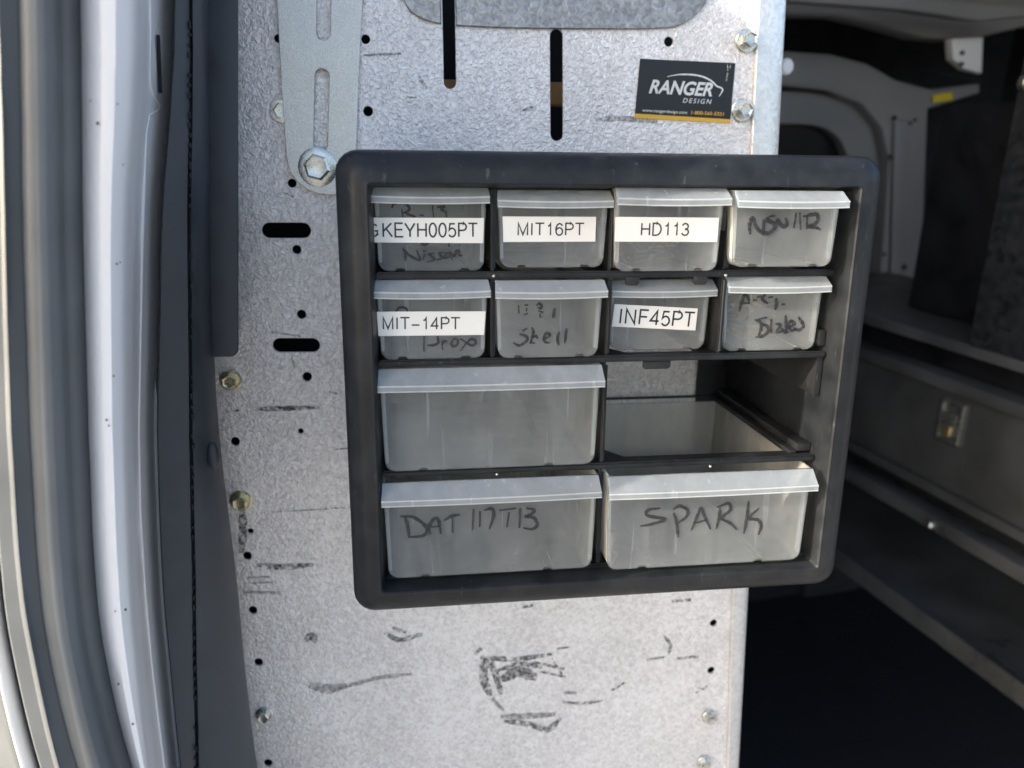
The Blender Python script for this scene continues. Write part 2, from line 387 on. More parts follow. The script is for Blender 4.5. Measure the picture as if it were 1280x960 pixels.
# rubber seal with two proud ribs
lofted('door_seal', [(shift(sealL, -2), -.050), (shift(sealL, -.5), -.0725), (sealL, -.0735), (mixc(sealL, line2, .5), -.0735), (mixc(sealL, line2, .9), -.0735), (line2, -.0765), (shift(line2, 4), -.0768), (shift(line2, 6), -.073), (mixc(line2, line1, .5), -.071),
    (mixc(line2, line1, .9), -.070), (shift(line1, -1), -.0715), (shift(line1, .6), -.0735), (mixc(line1, whiteL, .14), -.0740), (mixc(line1, whiteL, .27), -.0741), (mixc(line1, whiteL, .38), -.0730), (mixc(line1, whiteL, .48), -.069),
    (mixc(line1, whiteL, .58), -.059), (mixc(line1, whiteL, .66), -.0565), (mixc(line1, whiteL, .76), -.056), (mixc(line1, whiteL, .88), -.053), (shift(whiteL, -1), -.049), (shift(whiteL, -1.5), -.035), (shift(whiteL, -5), .0)], MT['seal'], -.0015)
# white outer skin of the van beyond the seal
lofted('outer_skin', [(shift(sealL, -26), -.050), (shift(sealL, -25), -.0600), (shift(sealL, -19), -.0598), (shift(sealL, -10), -.0575), (shift(sealL, -2), -.0520), (shift(sealL, 3), -.035)], MT['paint'], -.0012)
lofted('body_cladding', [(shift(sealL, -420), .02), (shift(sealL, -160), .0), (shift(sealL, -60), -.020), (shift(sealL, -30), -.026), (shift(sealL, -20), -.048)], MT['seal'], -.0012)
box('unseen_side_body', (-1.6, .085, -1.0), (-.115, .10, .75), MT['paint'], VAN)  # unseen body sheet, added to stop sun leaking in behind the pillar
# slot pressed into the pillar return
def ret_y(px, py):
    j = 2
    while j < 9 and LV[j+1] < py: j += 1
    t = (py-LV[j])/(LV[j+1]-LV[j]); a = whiteR[j]+(whiteR[j+1]-whiteR[j])*t; b = trimL[j]+(trimL[j+1]-trimL[j])*t
    f = (px-a)/(b-a); K = ((.02, -.033), (.12, .010), (.20, .038), (.45, .060), (.75, .078), (.95, .088))
    for (u0, v0), (u1, v1) in zip(K, K[1:]):
        if f <= u1: return v0+(v1-v0)*(f-u0)/(u1-u0)
    return .088
p0, p1 = at(198, 44, ret_y(198, 44)-.006), at(201, 116, ret_y(201, 116)-.006)
bm = bmesh.new(); tube(bm, [p0+Vector((0, -.0005, 0)), p1+Vector((0, -.0005, 0))], .0009, 8); finish('pillar_slot', bm, MT['void'], VAN)
bm = bmesh.new()
tube(bm, [at(x, y, ret_y(x, y)+.0004) for x, y in ((187, 0), (187, 40), (186, 80), (187, 105), (191, 120), (199, 131), (196, 138), (186, 144), (182, 165), (180, 220), (177, 330), (174, 480), (173, 540), (175, 640), (180, 725), (189, 830), (205, 960), (222, 1060))], .0007, 8, .5)
finish('pressed_edge', bm, MT['paint'], VAN)

for x, y, r in ((122, 154, 1.6), (146, 330, 1.2), (150, 328, .8), (142, 470, 1.1), (133, 525, 1.2), (136, 532, 1.0), (157, 762, 1.6), (148, 855, 1.3), (113, 126, .9), (147, 130, .8), (166, 905, 1.3), (144, 764, .8), (154, 206, .7)):
    p = at(x, y, -.0618); bm = bmesh.new(); bmesh.ops.create_icosphere(bm, subdivisions=1, radius=1, matrix=Matrix.Translation((0, 0, 0)))
    for v in bm.verts: v.co = p+Vector((v.co.x*r*.00033, v.co.y*.0005, v.co.z*r*.00045))
    finish('paint_chip', bm, MT['void'], VAN)
# dark plastic trim over the edge of the panel, with a rounded lower corner to its flap
seam = [236]*12
edgeU = [297]*12
seamx = colx([238, 238, 236, 237, 238, 242, 243, 246])
edgex = colx([262, 262, 264, 266, 274, 296, 306, 322])
lofted('pillar_trim', [(shift(trimL, -1), .100), (shift(trimL, -1), .070), (shift(trimL, 1), .064), (mixc(trimL, seamx, .5), .066), (shift(seamx, -2), .069), (shift(seamx, 0), .073), (shift(seamx, 3), .070), (mixc(seamx, edgex, .4), .074),
    (mixc(seamx, edgex, .75), .086), (shift(edgex, -2), .102), (edgex, .106), (shift(edgex, -2), .135)], MT['trim'], -.001)
a = at(258, -420, .104); b = at(297, 430, .104)
zz = [at(297, y, .104) for y in (-420, 430)]
xr = zz[1].x
c0 = at(285, 446, .104)
xtop = zz[0].x
out = [(a.x-.004, zz[0].z), (xtop, zz[0].z)]
rr = .0045
for i in range(7):
    u = R_(-90*i/6); out.append((xr-rr+rr*math.cos(u), c0.z+rr+rr*math.sin(u)))
out += [(at(262, 446, .104).x, c0.z)]
plate('trim_flap', out, [], .1035, .1065, MT['trim'], VAN, bevel=.0008)
# seam stitching-like moulded marks along the trim
bm = bmesh.new()
for k in range(80):
    y = -20+k*12.6
    t = (y-0)/960
    xx = 236+8*max(0, t)**1.5 + random.uniform(-.8, .8)
    p = at(xx, y, .0668); h = random.uniform(.0006, .0019); ww = random.uniform(.0002, .0005)
    if random.random() < .25: continue
    box_bm(bm, (p.x-ww, p.y+.0012, p.z-h), (p.x+ww, p.y+.006, p.z+h))
o = finish('moulded_seam_marks', bm, MT['black'], VAN); o['kind'] = 'stuff'
bm = bmesh.new(); p = at(267, 570, .079)
bmesh.ops.create_uvsphere(bm, u_segments=20, v_segments=10, radius=1)
for v in bm.verts: v.co = Vector((p.x+v.co.x*.0035, p.y+v.co.y*.003, p.z+v.co.z*.009))
finish('trim_clip_cap', bm, MT['trim'], VAN, 60)

# ------------------------------------------------------------------ van interior behind (its own axes: D into the van, S to the right)
Dd = ray(330, 168).normalized(); Ss = Dd.cross(Vector((0, 0, 1))).normalized(); Uu = Ss.cross(Dd).normalized()
def onS(px, py, s):
    d = ray(px, py); return CAM+d*(s/d.dot(Ss))
def onD(px, py, dd):
    d = ray(px, py); return CAM+d*(dd/d.dot(Dd))
def V(s, d, u): return CAM+Ss*s+Dd*d+Uu*u
def vbox(name, s0, s1, d0, d1, u0, u1, mt, parent, bevel=0.):
    lo = [V(s0, d0, u0), V(s1, d0, u0), V(s1, d1, u0), V(s0, d1, u0)]; hi = [V(s0, d0, u1), V(s1, d0, u1), V(s1, d1, u1), V(s0, d1, u1)]
    return hexa(name, lo, hi, mt, parent, bevel)
def su(p): q = p-CAM; return q.dot(Ss), q.dot(Dd), q.dot(Uu)
def dplate(name, px, d, th, mt, parent, holes=(), bevel=.002, smoothpts=False):
    """sheet standing across the van at distance d, outline read at that distance"""
    conv = lambda L: [(su(onD(x, y, d))[0], su(onD(x, y, d))[2]) for x, y in L]
    o = plate(name, conv(px), [conv(h) for h in holes], 0, th, mt, None, bevel)
    me = o.data
    for v in me.vertices:
        s, t, u = v.co.x, v.co.y, v.co.z
        v.co = V(s, d+t, u)-Vector(parent.location)
    o.parent = parent
    return o
def arc(L, k=8): return [tuple(v) for v in smoothline(L, k)]

BD = 1.40
vbox('unseen_roof', -1.2, 1.7, .62, 2.2, .42, .44, MT['paintgrey'], VAN)  # roof out of view, added to keep the interior dark
vbox('floor_mat', -1.2, 1.7, .62, 2.2, -1.13, -1.10, MT['floor'], VAN)
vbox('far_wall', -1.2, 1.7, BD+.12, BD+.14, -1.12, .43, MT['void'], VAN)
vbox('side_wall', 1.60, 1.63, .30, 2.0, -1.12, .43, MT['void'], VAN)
vbox('unseen_partition', -1.2, -1.17, .62, 2.0, -1.12, .43, MT['void'], VAN)  # wall out of view, added to close off the dark interior
# door far across the van: pressed pale panel with a dark window and a black seal round it
sealpx = arc([(860, 104), (975, 107), (1035, 113), (1078, 130), (1103, 160), (1111, 200), (1107, 270), (1099, 360), (1090, 440)])
doorpx = [(860, 440), (860, 104)]+sealpx[1:]
win = arc([(1075, 300), (1066, 230), (1058, 190), (1044, 168), (1020, 157), (975, 155), (880, 155)])+[(880, 300)]
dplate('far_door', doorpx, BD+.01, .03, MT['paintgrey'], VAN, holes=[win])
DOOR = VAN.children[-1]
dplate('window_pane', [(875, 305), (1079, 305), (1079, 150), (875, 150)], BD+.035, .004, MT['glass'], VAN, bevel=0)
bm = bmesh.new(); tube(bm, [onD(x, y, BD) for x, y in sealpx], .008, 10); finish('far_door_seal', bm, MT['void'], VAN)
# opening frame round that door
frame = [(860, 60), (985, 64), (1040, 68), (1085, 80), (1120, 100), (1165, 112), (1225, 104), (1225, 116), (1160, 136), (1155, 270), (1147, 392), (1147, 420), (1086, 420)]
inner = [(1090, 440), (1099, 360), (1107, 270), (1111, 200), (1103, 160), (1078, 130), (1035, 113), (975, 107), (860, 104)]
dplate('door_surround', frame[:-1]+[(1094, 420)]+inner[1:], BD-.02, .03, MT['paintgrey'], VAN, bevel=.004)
# raised strip and small holes on the upright of the surround
dplate('surround_rib', [(1119, 150), (1136, 150), (1130, 400), (1113, 400)], BD-.03, .012, MT['paintgrey'], VAN, bevel=.004)
for x, y, r in ((1119, 147, 3), (1145, 150, 2), (1139, 154, 2), (1131, 334, 4), (1106, 318, 2.5), (1114, 196, 3)):
    p = onD(x, y, BD-.034); bm = bmesh.new()
    tube(bm, [p, p+Dd*.004], r/1000*BD, 12); finish('surround_hole', bm, MT['void'], VAN)
# roof rails overhead
vr = [(930, -60), (1330, -60), (1330, 30), (1280, 34), (1228, 46), (1190, 50), (1150, 46), (1095, 30), (1050, 20), (985, 18), (930, 16)]
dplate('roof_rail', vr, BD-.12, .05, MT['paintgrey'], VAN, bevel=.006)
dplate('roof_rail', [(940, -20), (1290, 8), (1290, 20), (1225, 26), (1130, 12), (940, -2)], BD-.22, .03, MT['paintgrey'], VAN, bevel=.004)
dplate('roof_corner_bracket', [(1190, 48), (1230, 46), (1228, 92), (1206, 86), (1192, 74)], BD-.14, .02, MT['paint'], VAN, bevel=.004)
for x, y in ((1204, 66), (1203, 80)):
    p = onD(x, y, BD-.144); bm = bmesh.new(); tube(bm, [p, p+Dd*.004], .0035, 12); finish('bracket_hole', bm, MT['void'], VAN)
dplate('yellow_tag', [(1166, 119), (1190, 115), (1191, 125), (1167, 128)], BD-.026, .003, MT['tagyellow'], VAN, bevel=0)
dplate('wire_loom', arc([(1150, 84), (1180, 90), (1230, 98)])+[(1230, 103), (1180, 95), (1150, 88)], BD-.03, .008, MT['void'], VAN, bevel=0)
p = onD(985, 83, .80); bm = bmesh.new(); tube(bm, [p, p+Dd*.012], .0085, 20); 
bmesh.ops.bevel(bm, geom=bm.edges[:], offset=.002, segments=2, affect='EDGES')
finish('white_knob', bm, MT['paint'], VAN)
# dark lower wall block seen past the organizer
dplate('wheel_arch_board', [(1008, 660), (1190, 660), (1190, 790), (1120, 800), (1062, 795), (1060, 818), (1003, 818)], 1.5, .2, MT['ribbed'], VAN, bevel=.01)

# ------------------------------------------------------------------ steel shelving along the right side
SH = empty('shelving_unit', V(.95, .9, -.9), 'dark steel shelving unit with drawer front, latch and lower tray along the right side', 'shelving')
S0 = .85
uL = lambda px, py: su(onS(px, py, S0))[2]
u1, u2, u2b, u3, u3b, u5, u6 = uL(1089, 396), uL(1073, 432), uL(1073, 442), uL(1060, 548), uL(1060, 580), uL(1046, 684), uL(1046, 706)
dn, df = .30, 1.34
vbox('worktop', S0, 1.2, dn, df, u1-.006, u1, MT['darkmetal'], SH, .001)
vbox('worktop_edge', S0-.003, S0+.004, dn, df, u1-.012, u1+.002, MT['greymetal'], SH, .001)
vbox('recess_board', S0+.03, S0+.04, dn, df, u2, u1-.013, MT['void'], SH)
vbox('drawer_rail', S0-.006, S0+.03, dn, df, u2b-.004, u2, MT['greymetal'], SH, .002)
vbox('drawer_front', S0, S0+.30, dn, df-.01, u3, u2b-.005, MT['darkmetal'], SH, .002)
vbox('bottom_rail', S0-.006, S0+.03, dn, df, u3-.014, u3-.001, MT['darkmetal'], SH, .002)
vbox('recess_board', S0+.02, S0+.04, dn, df, u3b, u3-.015, MT['void'], SH)
vbox('lower_rail', S0-.01, S0+.02, dn, df, u3b-.02, u3b, MT['greymetal'], SH, .002)
vbox('tray_back', 1.17, 1.2, dn, df, u5-.01, u3b-.02, MT['darkmetal'], SH)
vbox('tray_end', S0+.01, 1.17, df-.012, df, u5-.01, u3b-.02, MT['greymetal'], SH)
vbox('tray_floor', S0, 1.17, dn, df-.012, u5-.014, u5-.010, MT['greymetal'], SH)
vbox('tray_lip', S0-.006, S0-.001, dn, df, u6, u5, MT['greymetal'], SH, .001)
kd = su(onD(1158, 250, 1.0))[0]; ud = .96/kd
vbox('upper_board', .96, 1.2, dn, ud, u1+.002, su(onD(1185, 131, ud))[2], MT['void'], SH)
e = su(onS(1220, 400, S0))
vbox('upright_board', S0-.004, S0+.05, dn, e[1], u1+.003, su(onS(1222, 46, S0))[2], MT['ribbed'], SH, .001)
p = onS(1279, 103, S0-.008); bm = bmesh.new(); tube(bm, [p+Ss*.006, p], .0085, 16); tube(bm, [p, p-Ss*.004], .0045, 6); finish('board_bolt', bm, MT['zinc'], SH, 30)
# rivets under the drawer
for x, y in ((1150, 600), (1180, 610), (1208, 630), (1232, 644), (1262, 661)):
    p = onS(x, y+6, S0-.004); bm = bmesh.new(); bmesh.ops.create_icosphere(bm, subdivisions=2, radius=.0022, matrix=Matrix.Translation(p)); finish('rivet', bm, MT['zinc'], SH, 60)
# latch with its frame, cup and brass tongue
c = onS(1190, 527, S0); s_, d_, u_ = su(c)
hw, hh = .018, .028
for k, (da, db, ua, ub) in enumerate(((-hw, -hw+.004, -hh, hh), (hw-.004, hw, -hh, hh), (-hw+.004, hw-.004, hh-.004, hh), (-hw+.004, hw-.004, -hh, -hh+.004))):
    if k == 0: LT = vbox('latch_frame', S0-.005, S0-.0005, d_+da, d_+db, u_+ua, u_+ub, MT['zinc'], SH, .0008)
    else: vbox('latch_frame', S0-.005, S0-.0005, d_+da, d_+db, u_+ua, u_+ub, MT['zinc'], SH, .0008)
vbox('latch_cup', S0-.0015, S0-.0005, d_-hw+.004, d_+hw-.004, u_-hh+.004, u_+hh-.004, MT['greymetal'], SH)
vbox('latch_tongue', S0-.006, S0-.002, d_-.010, d_+.010, u_-.018, u_+.012, MT['zinc'], SH, .0015)
vbox('latch_bolt', S0-.009, S0-.006, d_-.006, d_+.006, u_-.020, u_-.006, MT['brass'], SH, .001)
p = onS(1163, 656, S0-.012); bm = bmesh.new(); bmesh.ops.create_icosphere(bm, subdivisions=2, radius=.006, matrix=Matrix.Translation(p)); finish('rail_lit_bit', bm, MT['zinc'], SH, 60)  # bright ball standing in for a lit bit of the lower rail

# ------------------------------------------------------------------ galvanised end panel
PY = .150
PN = empty('steel_panel', (.1, PY+.001, -.05), 'galvanised steel end panel with slots and small holes behind the drawer cabinet', 'panel')
def pz(px, py, y=PY): q = at(px, py, y); return (q.x, q.z)
foldx = lambda py: 947-.050*py if py < 500 else 922-.030*(py-500)
outl = [pz(215, -230), pz(foldx(-230)+2, -230), pz(foldx(0), 0), pz(foldx(190), 190), pz(foldx(740), 740), pz(foldx(960), 960), pz(foldx(1250), 1250), pz(235, 1250)]
holes = []
for x, y, r, rz in ((457, 49, 5.6, 6), (460, 139, 6, 6.4), (836, 52, 5.6, 6.2), (365, 229, 5.5, 5.5), (371, 312, 5.6, 5.6), (377, 393, 5.7, 5.7), (384, 471, 5.8, 5.8), (376, 539, 3.4, 3.4),
                (294, 552, 5.6, 5.6), (313, 664, 4, 3.4), (309, 695, 5.4, 5.2), (316, 763, 5.5, 5), (323, 828, 5.4, 5), (335, 954, 5.4, 4.8), (892, 779, 4.4, 4.2), (889, 838, 4.3, 4.2), (348, 48, 5.5, 5.5),
                (458, -45, 5.6, 6), (343, 1040, 5.4, 5)):
    k = (PY-CAM.y)/FPX*1.0
    c = pz(x, y); a = pz(x+r, y); b = pz(x, y+rz)
    holes.append(circ(c, math.dist(a, c), 20, math.dist(b, c)))
def pst(x0, y0, x1, y1, r):
    a, b = pz(x0, y0), pz(x1, y1); q = pz(x0+r, y0); return stadium(a, b, math.dist(q, a)*.98)
holes += [pst(337, 288, 379, 288, 10), pst(350, 431.5, 391, 431.5, 9.3), pst(559, -90, 562.5, 103, 8.2), pst(695.5, 45, 696, 168, 8.2)]
SHT = plate('sheet', outl, holes, PY, PY+.0022, MT['galv'], PN, bevel=.0004, smooth=None)
# folded right edge: slanting strip and a return going back
rows = []
for py, ex in ((-230, 991), (0, 980), (190, 970), (460, 951), (740, 933), (960, 921), (1250, 905)):
    f = at(foldx(py), py, PY); e_ = at(ex, py, PY+.004)
    rows.append([f+Vector((0, .0008, 0)), f+Vector((.0012, -.0001, 0)), f.lerp(e_, .5)+Vector((0, -.0004, 0)), e_-Vector((.001, 0, 0)), e_+Vector((0, .001, 0)), e_+Vector((0, .022, 0))])
loft('folded_edge', rows, MT['galvfl'], PN, -.0018, 40)
# pressed rib across the top
for rbp in (arc([(500, -8), (512, 14), (528, 24), (541, 28.5), (551.2, 31)])+[(550, -60), (510, -60)], [(568.5, -60), (569.6, 33)]+arc([(570, 33), (640, 36), (740, 37), (830, 36), (860, 26), (880, 6), (890, -20)])[1:]+[(880, -60)]):
    plate('pressed_rib', [pz(*q) for q in rbp], [], PY-.0022, PY-.0002, MT['galvrib'], PN, bevel=.0007, smooth=None)
# bolts: flange washer, hex head, dished top
def bolt(px, py, rpx, y, mt, wash=1.0, tilt=0, stick=.004, wmt=None, prongs=False):
    p = at(px, py, y); k = (y-CAM.y)/FPX*1.12
    R = rpx*k
    b_ = bmesh.new(); rot = random.uniform(0, 1)
    prev = None
    for rr2, yy, n in ((R*.70, 0, 6), (R*.70, -stick*.8, 6), (R*.58, -stick, 6), (R*.42, -stick*.92, 6)):
        ring = [b_.verts.new((p.x+rr2*math.cos(rot+2*math.pi*i/n), p.y+yy-.0009, p.z+rr2*math.sin(rot+2*math.pi*i/n))) for i in range(n)]
        if prev:
            for i in range(n): b_.faces.new((prev[i], prev[(i+1) % n], ring[(i+1) % n], ring[i]))
        prev = ring
    b_.faces.new(prev)
    H = finish('bolt', b_, mt, PN, 25)
    b_ = bmesh.new(); prev = None
    for rr2, yy in ((R*1.0, 0), (R*1.0, -.0006), (R*.93, -.0011), (R*.6, -.0012), (R*.58, 0)):
        ring = [b_.verts.new((p.x+rr2*math.cos(2*math.pi*i/24), p.y+yy, p.z+rr2*math.sin(2*math.pi*i/24))) for i in range(24)]
        if prev:
            for i in range(24): b_.faces.new((prev[i], prev[(i+1) % 24], ring[(i+1) % 24], ring[i]))
        prev = ring
    Wm = finish('washer', b_, wmt or mt, PN, 40); Wm.parent = H
    return H
bolt(288, 475, 12, PY, MT['zincwarm'], stick=.006); bolt(301, 626, 12.5, PY, MT['zincwarm'], stick=.006); bolt(330, 893, 10.5, PY, MT['zinc'], stick=.005)
bolt(887, 896, 10.5, PY-.001, MT['zinc'], stick=.006); bolt(880, 953, 10.5, PY-.001, MT['zinc'], stick=.006)
bolt(933, 51, 12.5, PY-.001, MT['zinc'], stick=.007); bolt(927.5, 138, 12.5, PY-.001, MT['zinc'], stick=.007)
bolt(352, 139, 12, PY, MT['zinc'], stick=.0015)
# slotted bracket standing just proud of the sheet
BY = PY-.0048
bo = [pz(340, -200, BY), pz(459, -200, BY), pz(453, 0, BY), pz(448, 100, BY), pz(445, 200, BY), pz(440, 225, BY), pz(430, 238, BY), pz(416, 243.5, BY), pz(400, 242, BY), pz(385, 237, BY), pz(372, 228, BY), pz(362, 213, BY), pz(358, 195, BY), pz(352, 110, BY), pz(346, 0, BY)]
def bst(x0, y0, x1, y1, r):
    a, b = pz(x0, y0, BY), pz(x1, y1, BY); return stadium(a, b, math.dist(pz(x0+r, y0, BY), a))
plate('slotted_bracket', bo, [bst(406, -90, 404, 41, 9.3), bst(402.5, 95, 400.5, 180, 9.3)], BY, BY+.0024, MT['bracket'], PN, bevel=.0003, smooth=None)
bolt(397, 209, 20, BY-.0004, MT['zinc'], stick=.006)
# sticker
sp = [(800, 73.5), (919, 79), (912, 154), (793, 147.5)]
SY = PY-.0001
ST = plate('sticker', [pz(*q, SY) for q in sp], [], SY-.0004, SY, MT['sticker'], PN, smooth=None)
def sq(u, v): # u right 0..1, v down 0..1 on the sticker
    a = Vector(sp[0]).lerp(Vector(sp[1]), u); b = Vector(sp[3]).lerp(Vector(sp[2]), u); c = a.lerp(b, v); return tuple(c)
def stick_text(name, txt, u0, u1, v0, v1, mt, **k):
    A = at(*sq(u0, v1), SY-.0006); B = at(*sq(u1, v1), SY-.0006); C_ = at(*sq(u0, v0), SY-.0006)
    o = lettering(name, txt, A.x, B.x, A.z, C_.z, SY-.0006, mt, PN, skew=B.z-A.z, **k); o.parent = ST; return o
stick_text('brand_lettering', 'RANGER', .125, .79, .335, .575, MT['white'], shear=.28, bold=.028, space=.98)
stick_text('brand_lettering', 'DESIGN', .49, .79, .62, .70, MT['white'], shear=.2, bold=.006, space=1.35)
stick_text('web_lettering', 'www.rangerdesign.com', .075, .545, .835, .90, MT['white'], bold=.01)
stick_text('phone_lettering', '1-800-565-5321', .59, .93, .825, .885, MT['yellow'], bold=.012)
bm = bmesh.new()
L = [at(*sq(u, v), SY-.0006) for u, v in ((.31, .275), (.42, .235), (.55, .225), (.66, .245), (.74, .29), (.79, .34), (.83, .395), (.875, .42), (.895, .45), (.885, .50), (.865, .56))]
ribbon(bm, L, .0011, .4); bmesh.ops.translate(bm, verts=bm.verts, vec=-Vector(PN.location)); me = bpy.data.meshes.new('logo_swoosh'); bm.to_mesh(me); bm.free(); o = link('logo_swoosh', me, MT['white'], PN); o.parent = ST
o = plate('yellow_band', [pz(*sq(u, v), SY-.0005) for u, v in ((0, .925), (1, .935), (1, 1.0), (0, 1.0))], [], SY-.0006, SY-.0004, MT['yellow'], PN, smooth=None); o.parent = ST
o = strokes('torn_spot', [[sq(.925, .04), sq(.93, .12)], [sq(.955, .02), sq(.95, .09)], [sq(.93, .18), sq(.925, .30)]], SY-.0006, .0016, inky('bare_spot', (.5, .5, .46), .0, .9, 900, .5, .05), PN); o.parent = ST
# scuffs on the sheet
def scuff(lines, wpx, mt='scuff'):
    if len(lines) > 1: return [scuff([l_], wpx, mt) for l_ in lines]
    o = strokes('scuff_mark', lines, PY-.0003-.00006*random.random(), wpx*(PY-CAM.y)/FPX*1.3, MT[mt], PN); return o
scuff([[(322, 511), (345, 511), (398, 509.5)]], 5); scuff([[(345, 508), (372, 512)]], 3); scuff([[(284, 514), (297, 513)]], 4)
scuff([[(324, 706.5), (355, 709), (390, 706)]], 7); scuff([[(307, 740), (348, 741)]], 7, 'scufflight'); scuff([[(310, 722), (336, 721)]], 3.5, 'scufflight'); scuff([[(314, 729), (340, 728)]], 3.5, 'scufflight')
scuff([[(418, 562), (438, 560)], [(415, 635.5), (446, 634)], [(340, 640), (415, 636)]], 2); scuff([[(303, 640), (304, 660), (302, 690)]], 8)
scuff([[(384, 799), (389, 795), (394, 801)]], 9); scuff([[(482, 792), (500, 800), (526, 793)], [(492, 785), (506, 790)]], 6); scuff([[(390, 857), (408, 861), (430, 858)]], 12, 'scufflight'); scuff([[(425, 861), (470, 848), (513, 843)]], 5, 'scufflight')
scuff([[(608, 822), (604, 845), (612, 868)]], 10); scuff([[(612, 824), (620, 845), (626, 866)]], 8); scuff([[(602, 822), (645, 824), (688, 818)]], 6); scuff([[(630, 848), (648, 840), (668, 846)]], 14); scuff([[(624, 838), (650, 830), (676, 834)]], 6); scuff([[(668, 828), (704, 836)]], 6); scuff([[(676, 840), (706, 846)]], 5); scuff([[(690, 824), (702, 842)]], 5); scuff([[(600, 812), (596, 816)]], 9)
scuff([[(632, 902), (660, 905), (684, 912), (700, 899)]], 8); scuff([[(628, 896), (665, 895), (692, 893)]], 8, 'scufflight'); scuff([[(616, 874), (628, 887)]], 8, 'scufflight')
scuff([[(697, 811), (710, 809)]], 4); scuff([[(810, 825), (832, 821)]], 5); scuff([[(848, 823), (872, 821)]], 6); scuff([[(842, 752), (862, 750)]], 7); scuff([[(830, 795), (838, 806), (836, 818)]], 4); scuff([[(766, 862), (780, 854)]], 6); scuff([[(704, 878), (730, 879), (752, 876)]], 4); scuff([[(707, 866), (719, 866)]], 7, 'scufflight'); scuff([[(655, 759), (665, 757)]], 6); scuff([[(868, 858), (880, 862)], [(870, 866), (884, 858)]], 3)
scuff([[(356, 241), (366, 246)]], 3); scuff([[(456, 69), (500, 67)]], 4, 'scufflight'); scuff([[(524, 97), (532, 108)]], 6, 'scufflight'); scuff([[(508, 122), (520, 122)]], 3)
scuff([[(340, 415), (375, 420)]], 3, 'scufflight'); scuff([[(365, 448), (368, 458)]], 4, 'scufflight'); scuff([[(410, 489), (420, 492)]], 3)
scuff([[(745, 150), (775, 148), (820, 152)]], 5, 'scufflight'); scuff([[(652, 138), (665, 134)]], 4)
# plywood strip seen through the two upright slots
WB = box('plywood_strip', (at(500, 128, .20).x, .198, at(697, 131, .20).z), (at(760, 128, .2).x, .216, at(697, 103, .2).z), MT['wood'], None, .001)
WB['label'] = 'light brown plywood strip glimpsed through the upright slots behind the steel panel'; WB['category'] = 'board'
# dark lining board behind the panel, seen through its holes
LB = box('lining_board', (-.32, .235, -.75), (.262, .245, .65), MT['void'], None)
LB['label'] = 'black lining board close behind the steel panel, seen only through its holes'; LB['category'] = 'board'

# ------------------------------------------------------------------ drawer cabinet
CB = empty('drawer_cabinet', (.1375, .07, -.0055), 'black plastic small parts cabinet with clear drawers and one empty bay', 'cabinet')
X0, X1, Z0, Z1 = -.0012, .2763, -.0058, .2368
def ins(t, r, y): return (X0+t, X1-t, Z0+t, Z1-t, r, y)
IN = (.0143, .2607, .0095, .2213)
def inr(t, r, y): return (IN[0]+t, IN[1]-t, IN[2]+t, IN[3]-t, r, y)
BKY = .1485
rings('frame', [inr(.0022, .001, BKY-.002), inr(.0020, .001, .0125), inr(.0016, .001, .008), inr(.0004, .0015, .0005), inr(.0001, .0015, -.0003), inr(-.0005, .002, -.0008), inr(-.0012, .002, -.0006), inr(-.0024, .003, -.0003), inr(-.0058, .005, -.0003), inr(-.0085, .007, .0012),
                ins(.0035, .0095, .0036), ins(.0014, .0105, .0064), ins(.0004, .011, .0092), ins(0, .0112, .0125), ins(0, .0112, .027), ins(.0012, .010, .0285), ins(.008, .005, .0288), ins(.0095, .004, .031), ins(.0105, .004, BKY), inr(.0004, .002, BKY+.0002)], MT['black'], CB, True, 40)
# border round the open back
plate('back_border', [(.012, .011), (.2635, .011), (.2635, .2245), (.012, .2245)], [[(.030, .030), (.2375, .030), (.2375, .2095), (.030, .2095)]], BKY-.0035, BKY-.0021, MT['blackin'], CB)
DP = .0125
# shelves with cut-outs (front corners of each opening chamfered)
xs4 = [.0165, .0745, .1350, .1965, .2578]; xs2 = [.0165, .1345, .2578]
def shelf(z, cols, name='shelf'):
    hs = []
    for a, b in zip(cols, cols[1:]):
        a2, b2 = a+.0075, b-.011 if b-a > .08 else b-.0075
        ch = .008 if b-a > .08 else .006
        hs.append([(a2+ch, DP+.010), (b2, DP+.010), (b2, BKY-.005), (a2, BKY-.005), (a2, DP+.010+ch*1.6)])
    o = plate(name, [(.0158, DP), (.2586, DP), (.2586, BKY-.0038), (.0158, BKY-.0038)], hs, z-.0008, z+.0008, MT['blackin'], CB, axis='z')
    # front rail: rounded bead
    bm = bmesh.new(); box_bm(bm, (.0162, DP-.0015, z-.0019), (.2582, DP+.0012, z+.0017))
    bmesh.ops.bevel(bm, geom=bm.edges[:], offset=.0009, segments=2, affect='EDGES'); finish('shelf_rail', bm, MT['black'], CB)
shelf(.1768, xs4); shelf(.1322, xs4); shelf(.0722, xs2)
shelf(.0118, xs2, 'bottom_shelf')
# little gate marks on the rails
for px, py in ((621, 593), (888, 583), (907, 344), (617, 345)):
    p = at(px, py, DP-.002); bm = bmesh.new(); bmesh.ops.create_icosphere(bm, subdivisions=2, radius=.0009, matrix=Matrix.Translation(p)); finish('gate_mark', bm, MT['zinc'], CB, 60)
def vdiv(x, z0, z1):
    bm = bmesh.new(); box_bm(bm, (x-.0007, DP, z0), (x+.0007, BKY-.004, z1)); finish('divider', bm, MT['blackin'], CB)
    bm = bmesh.new(); box_bm(bm, (x-.0012, DP-.0032, z0+.0002), (x+.0012, DP, z1-.0002))
    bmesh.ops.bevel(bm, geom=bm.edges[:], offset=.0011, segments=3, affect='EDGES'); finish('divider_bead', bm, MT['black'], CB)
for x in xs4[1:-1]:
    vdiv(x, .1788, .2195); vdiv(x, .1342, .1748)
vdiv(.1345, .0742, .1302); vdiv(.1345, .0138, .0702)
